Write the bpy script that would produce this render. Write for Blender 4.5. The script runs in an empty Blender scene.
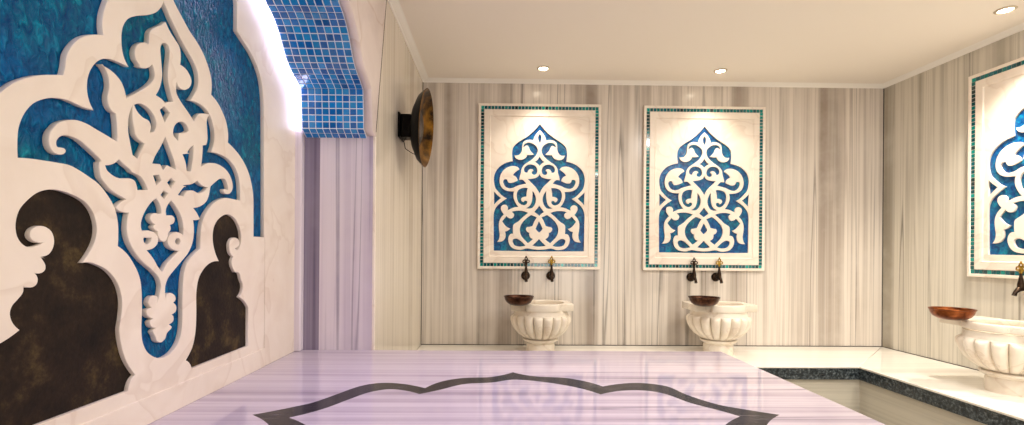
import bpy, bmesh, math, random
from mathutils import Vector, Matrix
random.seed(7)
sc = bpy.context.scene
C = sc.collection
PI = math.pi

# ------------------------------------------------------------------ camera
F, CX, CY = 480.0, 503.6, 251.6
YAW, ROLL = 0.01675, 0.00751
cam_d = bpy.data.cameras.new('camera')
cam = bpy.data.objects.new('camera', cam_d)
C.objects.link(cam)
cam_d.sensor_width = 36.0
cam_d.lens = F / 1024 * 36.0
cam_d.shift_x = (512 - CX) / 1024
cam_d.shift_y = (CY - 212.5) / 1024
cam_d.clip_start = 0.02
EYE = 1.198
fwd = Vector((math.sin(YAW), math.cos(YAW), 0))
rgt = Vector((math.cos(YAW), -math.sin(YAW), 0))
up = Vector((0, 0, 1))
# the photograph was taken with a slight clockwise tilt of the picture
cr, sr = math.cos(ROLL), math.sin(ROLL)
r2 = rgt * cr + up * sr
u2 = up * cr - rgt * sr
cam.matrix_world = Matrix(((r2.x, u2.x, -fwd.x, 0), (r2.y, u2.y, -fwd.y, 0), (r2.z, u2.z, -fwd.z, EYE), (0, 0, 0, 1)))
sc.camera = cam

def ray(px, py):
    return r2 * ((px - CX) / F) - u2 * ((py - CY) / F) + fwd
def onX(px, py, X):
    d = ray(px, py); t = X / d.x
    return (d.y * t, d.z * t + EYE)
def onY(px, py, Y):
    d = ray(px, py); t = Y / d.y
    return (d.x * t, d.z * t + EYE)
def onZ(px, py, Z):
    d = ray(px, py); t = (Z - EYE) / d.z
    return (d.x * t, d.y * t)

# ------------------------------------------------------------------ measures (metres)
XL, XR, YB, YF = -0.59, 3.138, 3.84, -1.7
ZBENCH = EYE - 0.748
ZSLAB = EYE - 0.485
ZCEIL = EYE + 1.366
XP = -0.96            # front plane of the carved alcove panel
XS0, XS1 = -0.926, -0.63
YJ = 2.35
AXY = onX(161.5, 250, XP)[0]   # symmetry axis of the alcove

# ------------------------------------------------------------------ materials
def lin(c):
    r = []
    for v in c:
        v /= 255.0
        r.append(v / 12.92 if v <= .04045 else ((v + .055) / 1.055) ** 2.4)
    return (r[0], r[1], r[2], 1)
class NT:
    def __init__(s, name):
        s.m = bpy.data.materials.new(name); s.m.use_nodes = True
        s.t = s.m.node_tree; s.b = s.t.nodes['Principled BSDF']
    def n(s, k, **kw):
        x = s.t.nodes.new(k)
        for a, v in kw.items(): setattr(x, a, v)
        return x
    def l(s, a, b): s.t.links.new(a, b)
    def coords(s, scale, kind='Object', rot=(0, 0, 0)):
        tc = s.n('ShaderNodeTexCoord'); mp = s.n('ShaderNodeMapping')
        mp.inputs['Scale'].default_value = scale; mp.inputs['Rotation'].default_value = rot
        s.l(tc.outputs[kind], mp.inputs['Vector']); return mp.outputs[0]
    def noise(s, vec, scale=1, detail=3, rough=.5, dist=0):
        x = s.n('ShaderNodeTexNoise'); x.inputs['Scale'].default_value = scale; x.inputs['Detail'].default_value = detail
        x.inputs['Roughness'].default_value = rough; x.inputs['Distortion'].default_value = dist
        s.l(vec, x.inputs['Vector']); return x.outputs['Fac']
    def ramp(s, fac, stops, interp='LINEAR'):
        x = s.n('ShaderNodeValToRGB'); x.color_ramp.interpolation = interp
        e = x.color_ramp.elements
        while len(e) < len(stops): e.new(.5)
        for i, (p, c) in enumerate(stops): e[i].position = p; e[i].color = c
        s.l(fac, x.inputs[0]); return x.outputs[0]
    def mix(s, fac, a, b, mode='MIX'):
        x = s.n('ShaderNodeMix', data_type='RGBA', blend_type=mode)
        if isinstance(fac, (int, float)): x.inputs[0].default_value = fac
        else: s.l(fac, x.inputs[0])
        for v, i in ((a, 6), (b, 7)):
            if isinstance(v, tuple): x.inputs[i].default_value = v
            else: s.l(v, x.inputs[i])
        return x.outputs[2]
    def bump(s, h, strength=.3, dist=.002):
        x = s.n('ShaderNodeBump'); x.inputs['Strength'].default_value = strength; x.inputs['Distance'].default_value = dist
        s.l(h, x.inputs['Height']); s.l(x.outputs[0], s.b.inputs['Normal'])
    def col(s, c):
        if isinstance(c, tuple): s.b.inputs['Base Color'].default_value = c
        else: s.l(c, s.b.inputs['Base Color'])
    def fin(s, rough=.3, metal=0, spec=.5, coat=0):
        s.b.inputs['Roughness'].default_value = rough; s.b.inputs['Metallic'].default_value = metal
        s.b.inputs['Specular IOR Level'].default_value = spec; s.b.inputs['Coat Weight'].default_value = coat
        return s.m
W1 = (1, 1, 1, 1); K0 = (0, 0, 0, 1)

def striped(name, axis, light, mid, dark, rough=.22, k=1.0, seed=0.0, line=.55, fine=.7, spec=.5, slant=0.0):
    """striped Marmara marble; the stripes run perpendicular to axis (0 = X, 1 = Y)"""
    t = NT(name)
    tc = t.n('ShaderNodeTexCoord'); sp = t.n('ShaderNodeSeparateXYZ'); t.l(tc.outputs['Object'], sp.inputs[0])
    run = {0: 2, 1: 2, 2: 0}[axis] if axis != 3 else 0
    src = {0: 0, 1: 1, 2: 2, 3: 1}[axis]
    def vec(ks, kr, off):
        a = t.n('ShaderNodeMath', operation='MULTIPLY_ADD'); a.inputs[1].default_value = ks * k; a.inputs[2].default_value = off + seed
        t.l(sp.outputs[src], a.inputs[0])
        b = t.n('ShaderNodeMath', operation='MULTIPLY_ADD'); b.inputs[1].default_value = kr; b.inputs[2].default_value = off * .37
        t.l(sp.outputs[run], b.inputs[0])
        c = t.n('ShaderNodeCombineXYZ'); t.l(a.outputs[0], c.inputs[0]); t.l(b.outputs[0], c.inputs[1]); return c.outputs[0]
    n1 = t.noise(vec(4.2, .10, 3.1), 1, 2, .5)
    n2 = t.noise(vec(11, .16, 11.7), 1, 3, .5)
    n3 = t.noise(vec(8.5, .16, 27.3), 1, 1.5, .5)
    n4 = t.noise(vec(48, .6, 41.9), 1, 2, .5)
    c = t.ramp(n1, [(.30, mid), (.46, light), (.60, light), (.78, mid)])
    g = t.ramp(n2, [(.30, W1), (.44, K0), (.49, K0), (.52, (.55, .55, .55, 1)), (.56, K0), (1, K0)])
    c = t.mix(t.mix(fine, K0, g), c, mid)
    h = t.ramp(n3, [(0, K0), (.60, K0), (.622, W1), (.632, K0), (1, K0)])
    h2 = t.ramp(n2, [(0, K0), (.655, K0), (.69, W1), (.72, (.3, .3, .3, 1)), (1, W1)])
    h3 = t.ramp(n3, [(.0, W1), (.34, (.5, .5, .5, 1)), (.37, K0), (1, K0)])
    c = t.mix(t.mix(line * .45, K0, h3), c, dark)
    c = t.mix(t.mix(line * 1.2, K0, h), c, dark)
    c = t.mix(t.mix(line * .8, K0, h2), c, dark)
    c = t.mix(t.mix(.3, K0, t.ramp(n4, [(.35, W1), (.5, K0)])), c, mid)
    cl = t.noise(t.coords((3, 3, 3)), 1, 4, .6)
    c = t.mix(t.mix(.35, K0, t.ramp(cl, [(.45, K0), (.7, W1)])), c, light)
    t.col(c)
    return t.fin(rough, spec=spec)

WL, WM, WD = lin((222, 213, 202)), lin((156, 143, 131)), lin((60, 54, 48))
M = {}
M['wall_back'] = striped('striped_marble_back', 0, WL, WM, WD, seed=1.3, rough=.2)
M['wall_right'] = striped('striped_marble_right', 1, lin((216, 210, 196)), lin((152, 144, 128)), lin((64, 58, 50)), seed=8.3, rough=.2)
M['wall_left'] = striped('striped_marble_left', 1, lin((232, 222, 206)), lin((200, 188, 170)), lin((130, 120, 108)), seed=4.4, rough=.14, line=.3)
M['jamb'] = striped('striped_marble_jamb', 0, lin((226, 216, 222)), lin((190, 176, 192)), lin((104, 94, 118)), seed=15.2, rough=.2, k=1.1)
M['slab'] = striped('striped_marble_slab', 3, lin((206, 194, 202)), lin((162, 148, 160)), lin((104, 92, 106)), seed=5.0, rough=.07, k=1.5, line=.5, fine=.75, spec=.38)
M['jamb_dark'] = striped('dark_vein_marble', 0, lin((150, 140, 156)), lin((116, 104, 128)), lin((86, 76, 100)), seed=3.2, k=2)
M['bench'] = striped('bench_marble', 3, lin((244, 240, 230)), lin((214, 208, 198)), lin((170, 164, 154)), seed=2.0, rough=.09, line=.15, fine=.2)
M['riser'] = striped('riser_marble', 2, lin((196, 190, 174)), lin((160, 153, 137)), lin((110, 104, 92)), seed=2.0, rough=.3, line=.2)

def carved(name, base, vein, rough=.38, amt=.5, sc_=5.0):
    t = NT(name)
    n = t.noise(t.coords((sc_, sc_, sc_)), 1, 6, .6, .6)
    v = t.noise(t.coords((sc_ * .5, sc_ * .5, sc_ * .5), rot=(.6, .3, .9)), 1, 3, .5, .5)
    ln = t.ramp(v, [(.0, K0), (.46, K0), (.5, W1), (.505, K0), (1, K0)])
    c = t.mix(t.mix(amt, K0, t.ramp(n, [(.4, K0), (.68, W1)])), base, vein)
    c = t.mix(t.mix(amt * .45, K0, ln), c, lin((176, 140, 104)))
    t.col(c); t.bump(n, .08, .001)
    return t.fin(rough)
M['carved'] = carved('carved_cream_marble', lin((240, 228, 212)), lin((222, 203, 183)), amt=.38)
M['carved_white'] = carved('carved_white_marble', lin((243, 232, 218)), lin((230, 212, 194)), rough=.32, amt=.4)
M['basin'] = carved('basin_marble', lin((240, 230, 214)), lin((222, 204, 182)), rough=.24, amt=.5, sc_=9)
M['arch_stone'] = carved('arch_stone', lin((228, 214, 208)), lin((206, 190, 186)), rough=.25, amt=.6, sc_=4)

def enamel(name, c1, c2, c3, sx, rough=.18, b=.9, sp=.4, bd=.009):
    t = NT(name)
    n = t.noise(t.coords(sx), 1, 3, .55, .8)
    m = t.noise(t.coords((3.2, 3.2, 3.2)), 1, 2, .5)
    c = t.ramp(n, [(.3, c1), (.55, c2), (.78, c3)])
    c = t.mix(t.ramp(m, [(.4, K0), (.62, W1)]), c, t.ramp(n, [(.3, c1), (.56, lin((0, 94, 124))), (.76, lin((0, 144, 166)))]))
    t.col(c); t.bump(n, b, bd)
    return t.fin(rough, spec=sp)
M['blue_glass'] = enamel('rippled_blue_glass', lin((0, 62, 112)), lin((0, 86, 142)), lin((0, 120, 172)), (46, 58, 34), rough=.22, sp=.13, bd=.016)
M['blue_enamel'] = enamel('deep_blue_enamel', lin((0, 46, 104)), lin((0, 84, 148)), lin((4, 134, 172)), (30, 30, 30), b=.5, rough=.22)

t = NT('black_granite')
n = t.noise(t.coords((70, 70, 70)), 1, 5, .7)
t.col(t.ramp(n, [(.38, lin((26, 32, 36))), (.52, lin((52, 60, 64))), (.68, lin((112, 120, 122)))])); M['granite'] = t.fin(.22)
t = NT('black_marble_inlay')
n = t.noise(t.coords((12, 70, 12)), 1, 5, .7)
t.col(t.ramp(n, [(.4, lin((30, 27, 33))), (.58, lin((50, 46, 52))), (.75, lin((104, 96, 98)))])); M['inlay'] = t.fin(.16, spec=.12)
t = NT('ceiling_plaster')
t.col(lin((246, 238, 226))); M['ceiling'] = t.fin(.7)
t = NT('cornice_plaster'); t.col(lin((252, 248, 240))); M['cornice'] = t.fin(.5)
t = NT('grey_floor_stone')
n = t.noise(t.coords((4, 4, 4)), 1, 5, .6)
t.col(t.ramp(n, [(.35, lin((150, 144, 132))), (.7, lin((190, 184, 170)))])); M['floor'] = t.fin(.25)
t = NT('aged_bronze_sheet')
n = t.noise(t.coords((9, 9, 9)), 1, 6, .7); n2 = t.noise(t.coords((90, 90, 90)), 1, 3, .6)
c = t.ramp(n, [(.35, lin((24, 17, 13))), (.54, lin((44, 33, 22))), (.68, lin((84, 68, 40))), (.85, lin((104, 86, 58)))])
c = t.mix(t.ramp(n2, [(.4, K0), (.7, W1)]), c, t.mix(.5, c, lin((20, 14, 12)))); t.col(c); t.bump(n2, .5, .002); M['bronze_sheet'] = t.fin(.6, metal=.1, spec=.2)
def metal(name, a, b, rough, sc_=40, mt=.9):
    t = NT(name); n = t.noise(t.coords((sc_,) * 3), 1, 4, .6)
    t.col(t.ramp(n, [(.35, a), (.65, b)])); t.bump(n, .25, .001); return t.fin(rough, metal=mt)
M['dark_bronze'] = metal('dark_bronze', lin((34, 26, 22)), lin((70, 54, 42)), .35)
M['brass'] = metal('old_brass', lin((120, 92, 30)), lin((196, 160, 70)), .32)
M['black'] = metal('black_metal', lin((10, 9, 9)), lin((24, 21, 20)), .45)
M['gold_dish'] = metal('gilded_dish', lin((30, 21, 12)), lin((150, 106, 38)), .42, 8)
M['cup_brown'] = metal('brown_hammered_copper', lin((44, 26, 22)), lin((96, 64, 48)), .32, 30)
M['cup_copper'] = metal('bright_copper', lin((80, 38, 18)), lin((150, 84, 44)), .28, 18)
M['chrome'] = metal('cream_trim', lin((190, 176, 150)), lin((214, 202, 180)), .35, mt=.1)
t = NT('grout'); t.col(lin((236, 240, 244))); M['grout'] = t.fin(.6)
def emis(name, c, s):
    t = NT(name); t.col(c); t.b.inputs['Emission Color'].default_value = c; t.b.inputs['Emission Strength'].default_value = s; return t.fin(.5)
M['lamp'] = emis('lamp_glow', (1, .86, .66, 1), 26)
M['led'] = emis('led_glow', (.78, .72, 1, 1), 8)
def vcol(name, rough=.12):
    t = NT(name); a = t.n('ShaderNodeAttribute', attribute_name='tile'); t.col(a.outputs['Color'])
    return t.fin(rough, coat=.5)
M['glass_tile'] = vcol('glass_mosaic')

# ------------------------------------------------------------------ helpers
def link(name, me, mat, parent=None, smooth=False, label=None):
    o = bpy.data.objects.new(name, me); C.objects.link(o)
    if mat is not None:
        me.materials.clear(); me.materials.append(mat)
    if smooth:
        me.shade_smooth()
        try: me.set_sharp_from_angle(angle=math.radians(38))
        except Exception: pass
    if parent is not None:
        o.parent = parent
    if label: o['label'] = label
    return o
def shift_me(me, v):
    me.transform(Matrix.Translation(v)); return me
def root(name, loc, label, cat, group=None, rz=0):
    o = bpy.data.objects.new(name, None); C.objects.link(o); o.location = loc; o.rotation_euler = (0, 0, rz)
    o.empty_display_size = .05
    o['label'] = label; o['category'] = cat
    if group: o['group'] = group
    return o
def struct(o): o['kind'] = 'structure'; return o
def bm_me(bm, name='m'):
    bmesh.ops.recalc_face_normals(bm, faces=bm.faces)
    me = bpy.data.meshes.new(name); bm.to_mesh(me); bm.free(); return me
def box(bm, x0, x1, y0, y1, z0, z1, bev=0):
    r = bmesh.ops.create_cube(bm, size=1, matrix=Matrix.Translation(((x0 + x1) / 2, (y0 + y1) / 2, (z0 + z1) / 2)) @ Matrix.Diagonal((abs(x1 - x0), abs(y1 - y0), abs(z1 - z0), 1)))
    if bev:
        es = list({e for v in r['verts'] for e in v.link_edges})
        bmesh.ops.bevel(bm, geom=es, offset=bev, segments=2, affect='EDGES', profile=.5)
def box_me(*a, **k):
    bm = bmesh.new(); box(bm, *a, **k); return bm_me(bm)
def lathe_me(prof, seg=40, rfun=None, cap=True):
    bm = bmesh.new(); rings = []
    for i, (r, z) in enumerate(prof):
        ring = []
        if r < 1e-6: ring = [bm.verts.new((0, 0, z))]
        else:
            for k in range(seg):
                a = 2 * PI * k / seg; rr = r * (rfun(a, i, z) if rfun else 1)
                ring.append(bm.verts.new((rr * math.cos(a), rr * math.sin(a), z)))
        rings.append(ring)
    for a, b in zip(rings, rings[1:]):
        if len(a) == 1 and len(b) == 1: continue
        for k in range(seg):
            k2 = (k + 1) % seg
            if len(a) == 1: bm.faces.new((a[0], b[k], b[k2]))
            elif len(b) == 1: bm.faces.new((a[k], a[k2], b[0]))
            else: bm.faces.new((a[k], a[k2], b[k2], b[k]))
    if cap:
        for r in (rings[0], rings[-1]):
            if len(r) > 1: bm.faces.new(r)
    return bm_me(bm)
def tube_bm(bm, pts, rad, seg=12):
    pts = [Vector(p) for p in pts]; rings = []
    if not isinstance(rad, (list, tuple)): rad = [rad] * len(pts)
    for i, p in enumerate(pts):
        d = (pts[min(i + 1, len(pts) - 1)] - pts[max(i - 1, 0)]).normalized()
        a = d.cross(Vector((0, 0, 1)))
        if a.length < 1e-3: a = d.cross(Vector((1, 0, 0)))
        a.normalize(); b = d.cross(a)
        rings.append([bm.verts.new(p + (a * math.cos(2 * PI * k / seg) + b * math.sin(2 * PI * k / seg)) * rad[i]) for k in range(seg)])
    for r, s in zip(rings, rings[1:]):
        for k in range(seg): bm.faces.new((r[k], r[(k + 1) % seg], s[(k + 1) % seg], s[k]))
    bm.faces.new(rings[0]); bm.faces.new(rings[-1])
def spline(pts, n=5, closed=True):
    """Catmull-Rom through pts; a 3-tuple (x, y, 1) is a sharp corner"""
    P = [Vector((p[0], p[1])) for p in pts]; cn = [len(p) > 2 for p in pts]; N = len(P); out = []
    for i in range(N if closed else N - 1):
        p1, p2 = P[i], P[(i + 1) % N]
        p0 = P[(i - 1) % N] if (closed or i > 0) else p1
        p3 = P[(i + 2) % N] if (closed or i + 2 < N) else p2
        L = (p2 - p1).length
        def tang(a, b, c, corner):
            if corner: return None
            d = (c - a)
            la, lb = (b - a).length, (c - b).length
            if la + lb < 1e-9: return Vector((0, 0))
            return d / (la + lb)
        t1 = tang(p0, p1, p2, cn[i]); t2 = tang(p1, p2, p3, cn[(i + 1) % N])
        if t1 is None and t2 is None: out.append(p1.copy()); continue
        ch = (p2 - p1) / max(L, 1e-9)
        if t1 is None: t1 = 2 * ch - t2 if (2 * ch - t2).length < 1.6 else ch
        if t2 is None: t2 = 2 * ch - t1 if (2 * ch - t1).length < 1.6 else ch
        for k in range(n):
            s = k / n; s2, s3 = s * s, s * s * s
            out.append(p1 * (2 * s3 - 3 * s2 + 1) + t1 * L * (s3 - 2 * s2 + s) + p2 * (-2 * s3 + 3 * s2) + t2 * L * (s3 - s2))
    if not closed: out.append(P[-1].copy())
    return [(v.x, v.y) for v in out]
def plate_me(loops, depth, bevel=.0, mapf=None, shrink=0):
    """filled, extruded 2-D shape with holes; local z runs 0..depth"""
    cu = bpy.data.curves.new('c', 'CURVE'); cu.dimensions = '2D'; cu.fill_mode = 'BOTH'
    for lp in loops:
        s = cu.splines.new('POLY'); s.points.add(len(lp) - 1); s.use_cyclic_u = True
        for p, q in zip(s.points, lp): p.co = (q[0], q[1], 0, 1)
    cu.extrude = depth / 2 - bevel; cu.bevel_depth = bevel; cu.bevel_resolution = 1; cu.offset = -bevel - shrink
    o = bpy.data.objects.new('c', cu); C.objects.link(o)
    dg = bpy.context.evaluated_depsgraph_get(); dg.update()
    me = bpy.data.meshes.new_from_object(o.evaluated_get(dg)); bpy.data.objects.remove(o); bpy.data.curves.remove(cu)
    bm = bmesh.new(); bm.from_mesh(me)
    bmesh.ops.remove_doubles(bm, verts=bm.verts, dist=1e-5)
    for v in bm.verts:
        v.co.z += depth / 2
        if mapf: v.co = Vector(mapf(v.co.x, v.co.y, v.co.z))
    bmesh.ops.recalc_face_normals(bm, faces=bm.faces)
    bm.to_mesh(me); bm.free(); return me
def toX(X):      # local (a, b, c) -> a plane facing +X whose BACK is at X
    return lambda a, b, c: (X + c, a, b)

# ------------------------------------------------------------------ room shell
struct(link('floor', box_me(-1.2, XR + .1, YF - .1, YB + .1, -.1, 0), M['floor']))
struct(link('ceiling', box_me(-1.2, XR + .1, YF - .1, YB + .1, ZCEIL, ZCEIL + .1), M['ceiling']))
struct(link('wall_back', box_me(XL, XR, YB, YB + .1, 0, ZCEIL), M['wall_back']))
struct(link('wall_right', box_me(XR, XR + .1, YF, YB + .1, 0, ZCEIL), M['wall_right']))
struct(link('wall_front', box_me(-1.2, XR + .1, YF - .1, YF, 0, ZCEIL), M['wall_back']))
struct(link('wall_outer', box_me(-1.2, -1.0, YF, YB, 0, ZCEIL), M['wall_left']))
# marble slab joints of the back wall (thin dark lines in the photograph)
def cornice(name, a, b, inward):
    a, b = Vector(a), Vector(b); n = Vector(inward)
    prof = [(0, 0), (.008, 0), (.010, .006), (.022, .010), (.036, .016), (.044, .020), (.052, .0212)]
    bm = bmesh.new(); R = []
    k = .94
    for p, s in ((a, 1), (b, -1)):
        dirv = (b - a).normalized() * s
        ring = [bm.verts.new(p + n * c + dirv * (c * k) + Vector((0, 0, ZCEIL - .0215 + h))) for c, h in prof]
        ring += [bm.verts.new(p + n * .052 + dirv * .052 * k + Vector((0, 0, ZCEIL))), bm.verts.new(p + Vector((0, 0, ZCEIL)))]
        R.append(ring)
    m = len(R[0])
    for k in range(m): bm.faces.new((R[0][k], R[0][(k + 1) % m], R[1][(k + 1) % m], R[1][k]))
    return struct(link(name, bm_me(bm), M['cornice']))
cornice('trim_1', (XL, YB, 0), (XR, YB, 0), (0, -1, 0))
cornice('trim_2', (XR, YF, 0), (XR, YB, 0), (-1, 0, 0))
cornice('trim_3', (XL, YF, 0), (XL, YB, 0), (1, 0, 0))

t = NT('dark_joint'); t.col(lin((58, 50, 42))); M['joint'] = t.fin(.7)
struct(link('trim_7', box_me(XL, XL + .004, YB - .004, YB, ZBENCH, ZCEIL), M['joint']))
struct(link('trim_8', box_me(XR - .004, XR, YB - .004, YB, ZBENCH, ZCEIL), M['joint']))
struct(link('trim_9', box_me(XL, XR, YB - .005, YB, ZBENCH, ZBENCH + .005), M['joint']))
struct(link('trim_10', box_me(XR - .005, XR, YF, YB, ZBENCH, ZBENCH + .004), M['joint']))
# --- arch profile (Y, Z) on the far side of the alcove, from the springer underside to the apex
zfix = lambda px, py: onX(px, py, XS0)
prof_far = [zfix(301.6, 128.5) + (1,), zfix(300.4, 88.5) + (1,), zfix(296.3, 80.7), zfix(291, 71), zfix(286, 59), zfix(277.6, 29.6), zfix(271, 13), zfix(264.4, 0)]
(y0, z0) = prof_far[-1][:2]
prof_far += [(y0 - .05, z0 + .055), (y0 - .12, z0 + .10), (y0 - .20, z0 + .115, 1), (y0 - .27, z0 + .17), (y0 - .42, z0 + .21), (AXY + .12, z0 + .24), (AXY, z0 + .27, 1)]
half = spline(prof_far, 6, closed=False)
half = [p for p in half]
SPZ = half[0][1]
full = half + [(2 * AXY - y, z) for (y, z) in reversed(half[:-1])]     # far -> apex -> near
YN = 2 * AXY - YJ
# wall on the left with the alcove opening
seam_top = onX(386.3, 0, XL); seam_bot = onX(376.0, 128, XL)
s_y = seam_top[0] + (ZCEIL - seam_top[1]) * (seam_top[0] - seam_bot[0]) / (seam_top[1] - seam_bot[1])
opening = [(YJ, SPZ - .02)] + full + [(2 * AXY - YJ, SPZ - .02)]
main = [(YJ + .02, 0), (YB, 0), (YB, ZCEIL), (s_y + .007, ZCEIL), (seam_bot[0] + .008, seam_bot[1]), (YJ + .02, seam_bot[1] - .12)]
struct(link('wall_left', plate_me([main], .04, 0, toX(XS1)), M['wall_left']))
ftop = [(s_y, ZCEIL), (YN, ZCEIL), (YN, SPZ - .02)] + [(y, z) for y, z in reversed(full)] + [(YJ, SPZ - .02), (YJ + .018, SPZ - .02), (YJ + .018, seam_bot[1] - .12), (seam_bot[0] + .002, seam_bot[1])]
struct(link('wall_alcove', plate_me([ftop], .04, .0, toX(XS1)), M['arch_stone']))
struct(link('trim_6', box_me(XL - .011, XL + .001, YJ - .001, YJ + .018, 0, SPZ - .0205, bev=.002), M['carved_white']))
struct(link('wall_jamb_lip', box_me(XS1 - .0005, XL - .011, YJ, YJ + .019, 0, SPZ - .0205), M['jamb']))
struct(link('wall_near_left', box_me(XS1, XL, YF, YN - .0005, 0, ZCEIL), M['wall_left']))
struct(link('trim_11', plate_me([[(seam_bot[0] - .001, seam_bot[1] - .02), (seam_bot[0] + .007, seam_bot[1] - .02), (s_y + .009, ZCEIL - .001), (s_y - .001, ZCEIL - .001)]], .0395, 0, toX(XS1 + .001)), M['joint']))
# jambs of the alcove
XDV = onY(319.5, 250, YJ)[0]
struct(link('wall_jamb_far', box_me(XDV, XS1 - .0005, YJ, YJ + .10, 0, SPZ + .3), M['jamb']))
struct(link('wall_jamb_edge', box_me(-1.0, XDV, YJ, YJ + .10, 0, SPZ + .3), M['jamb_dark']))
struct(link('wall_jamb_near', box_me(-1.0, XS1 - .0005, YN - .10, YN, 0, SPZ + .3), M['jamb']))
YPIL = onX(294.5, 250, XP)[0]
struct(link('trim_4', box_me(-1.0, XS0 - .004, YPIL, YJ, ZSLAB, SPZ, bev=.006), M['jamb']))
struct(link('trim_5', box_me(-1.0, XS0 - .004, YN, 2 * AXY - YPIL, ZSLAB, SPZ, bev=.006), M['jamb']))

# --- mosaic vault of the alcove
arch = root('mosaic_arch', (XS0, AXY, SPZ), 'blue glass mosaic vault lining the arch over the carved alcove', 'arch')
aloc = Vector((XS0, AXY, SPZ))
def arclen(pl):
    L = [0]
    for a, b in zip(pl, pl[1:]): L.append(L[-1] + math.hypot(b[0] - a[0], b[1] - a[1]))
    return L
def sample(pl, L, s):
    s = max(0, min(L[-1], s))
    for i in range(len(L) - 1):
        if s <= L[i + 1]:
            k = (s - L[i]) / max(1e-9, L[i + 1] - L[i])
            return (pl[i][0] * (1 - k) + pl[i + 1][0] * k, pl[i][1] * (1 - k) + pl[i + 1][1] * k)
    return pl[-1]
def offset(pl, d):
    out = []
    for i, p in enumerate(pl):
        a = pl[max(0, i - 1)]; b = pl[min(len(pl) - 1, i + 1)]
        t_ = Vector((b[0] - a[0], b[1] - a[1])); t_.normalize()
        out.append((p[0] + t_[1] * d, p[1] - t_[0] * d))
    return out
def ribbon_me(pl, d0, d1, x0, x1):
    A = offset(pl, d0); B = offset(pl, d1); bm = bmesh.new(); R = []
    for a, b in zip(A, B):
        R.append([bm.verts.new((x0, a[0], a[1])), bm.verts.new((x1, a[0], a[1])), bm.verts.new((x1, b[0], b[1])), bm.verts.new((x0, b[0], b[1]))])
    for r, s in zip(R, R[1:]):
        for k in range(4): bm.faces.new((r[k], r[(k + 1) % 4], s[(k + 1) % 4], s[k]))
    bm.faces.new(R[0]); bm.faces.new(R[-1]); return bm_me(bm)
# the profile runs far -> near, with the alcove's inside to its left (offset sign found by test)
IN = 1 if offset(full, .01)[2][0] < full[2][0] else -1
under = [(YJ, SPZ - .03)] + full + [(2 * AXY - YJ, SPZ - .03)]
link('grout_bed', shift_me(ribbon_me(under, 0, -IN * .03, XS0, XS1 - .001), -aloc), M['grout'], arch)
def set_tiles(me, cols):
    at = me.color_attributes.new('tile', 'FLOAT_COLOR', 'CORNER')
    k = 0
    for p in me.polygons:
        c = cols[p.index]
        for li in p.loop_indices: at.data[li].color = c
def tiles_vault():
    L = arclen(under); pitch = .0312; nx = 9; w = (XS1 - XS0 - .004) / nx; g = .0040
    n = int(L[-1] / pitch); bm = bmesh.new(); cols = []
    rnd = random.Random(3)
    pal = [lin((16, 108, 184)), lin((20, 122, 194)), lin((36, 142, 206)), lin((12, 96, 172)), lin((28, 132, 200))]
    for i in range(n):
        s0, s1 = i * pitch + g / 2, (i + 1) * pitch - g / 2
        a = sample(under, L, s0); b = sample(under, L, s1)
        tv = Vector((b[0] - a[0], b[1] - a[1])); tv.normalize(); nv = Vector((tv[1], -tv[0])) * IN
        for j in range(nx):
            x0 = XS0 + .002 + j * w + g / 2; x1 = x0 + w - g
            h = .003; e = .0015
            lo = [(x0, a), (x1, a), (x1, b), (x0, b)]
            vs = [bm.verts.new((x, p[0], p[1])) for x, p in lo]
            am = (a[0] + tv[0] * e + nv[0] * h, a[1] + tv[1] * e + nv[1] * h); bb = (b[0] - tv[0] * e + nv[0] * h, b[1] - tv[1] * e + nv[1] * h)
            hi = [(x0 + e, am), (x1 - e, am), (x1 - e, bb), (x0 + e, bb)]
            ht = [bm.verts.new((x, p[0], p[1])) for x, p in hi]
            c = rnd.choice(pal); f = .85 + .3 * rnd.random(); c = (c[0] * f, c[1] * f, c[2] * f, 1)
            bm.faces.new(ht); cols.append(c)
            for k in range(4): bm.faces.new((vs[k], vs[(k + 1) % 4], ht[(k + 1) % 4], ht[k])); cols.append(c)
    me = bpy.data.meshes.new('t'); 
    # keep face order: recalc normals does not reorder
    bmesh.ops.recalc_face_normals(bm, faces=bm.faces)
    bm.to_mesh(me); bm.free(); set_tiles(me, cols); return me
link('mosaic_tiles', shift_me(tiles_vault(), -aloc), M['glass_tile'], arch)
# LED strip in the cove between panel and vault
link('light_strip', shift_me(ribbon_me(full, IN * .004, -IN * .006, XP + .008, XS0 - .003), -aloc), M['led'], arch, label='glowing lavender white light strip')

# ------------------------------------------------------------------ carved alcove panel
TH = .015
pnl = root('carved_alcove_panel', (XP, AXY, ZSLAB), 'huge cream marble relief panel with arabesque over blue glass in the left alcove', 'relief panel')
ploc = Vector((XP, AXY, ZSLAB))
def P(pts): return pts
def conv(tile, sc_, pts):
    return [((p[0] / sc_ + tile[0], p[1] / sc_ + tile[1]) + tuple(p[2:])) for p in pts]
S6 = 425 / 70.0
A = lambda tx, ty, pts: conv((tx, ty), S6, pts)
def pw(pts, n=5): return [onX(x, y, XP) for x, y in spline(pts, n)]

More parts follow.
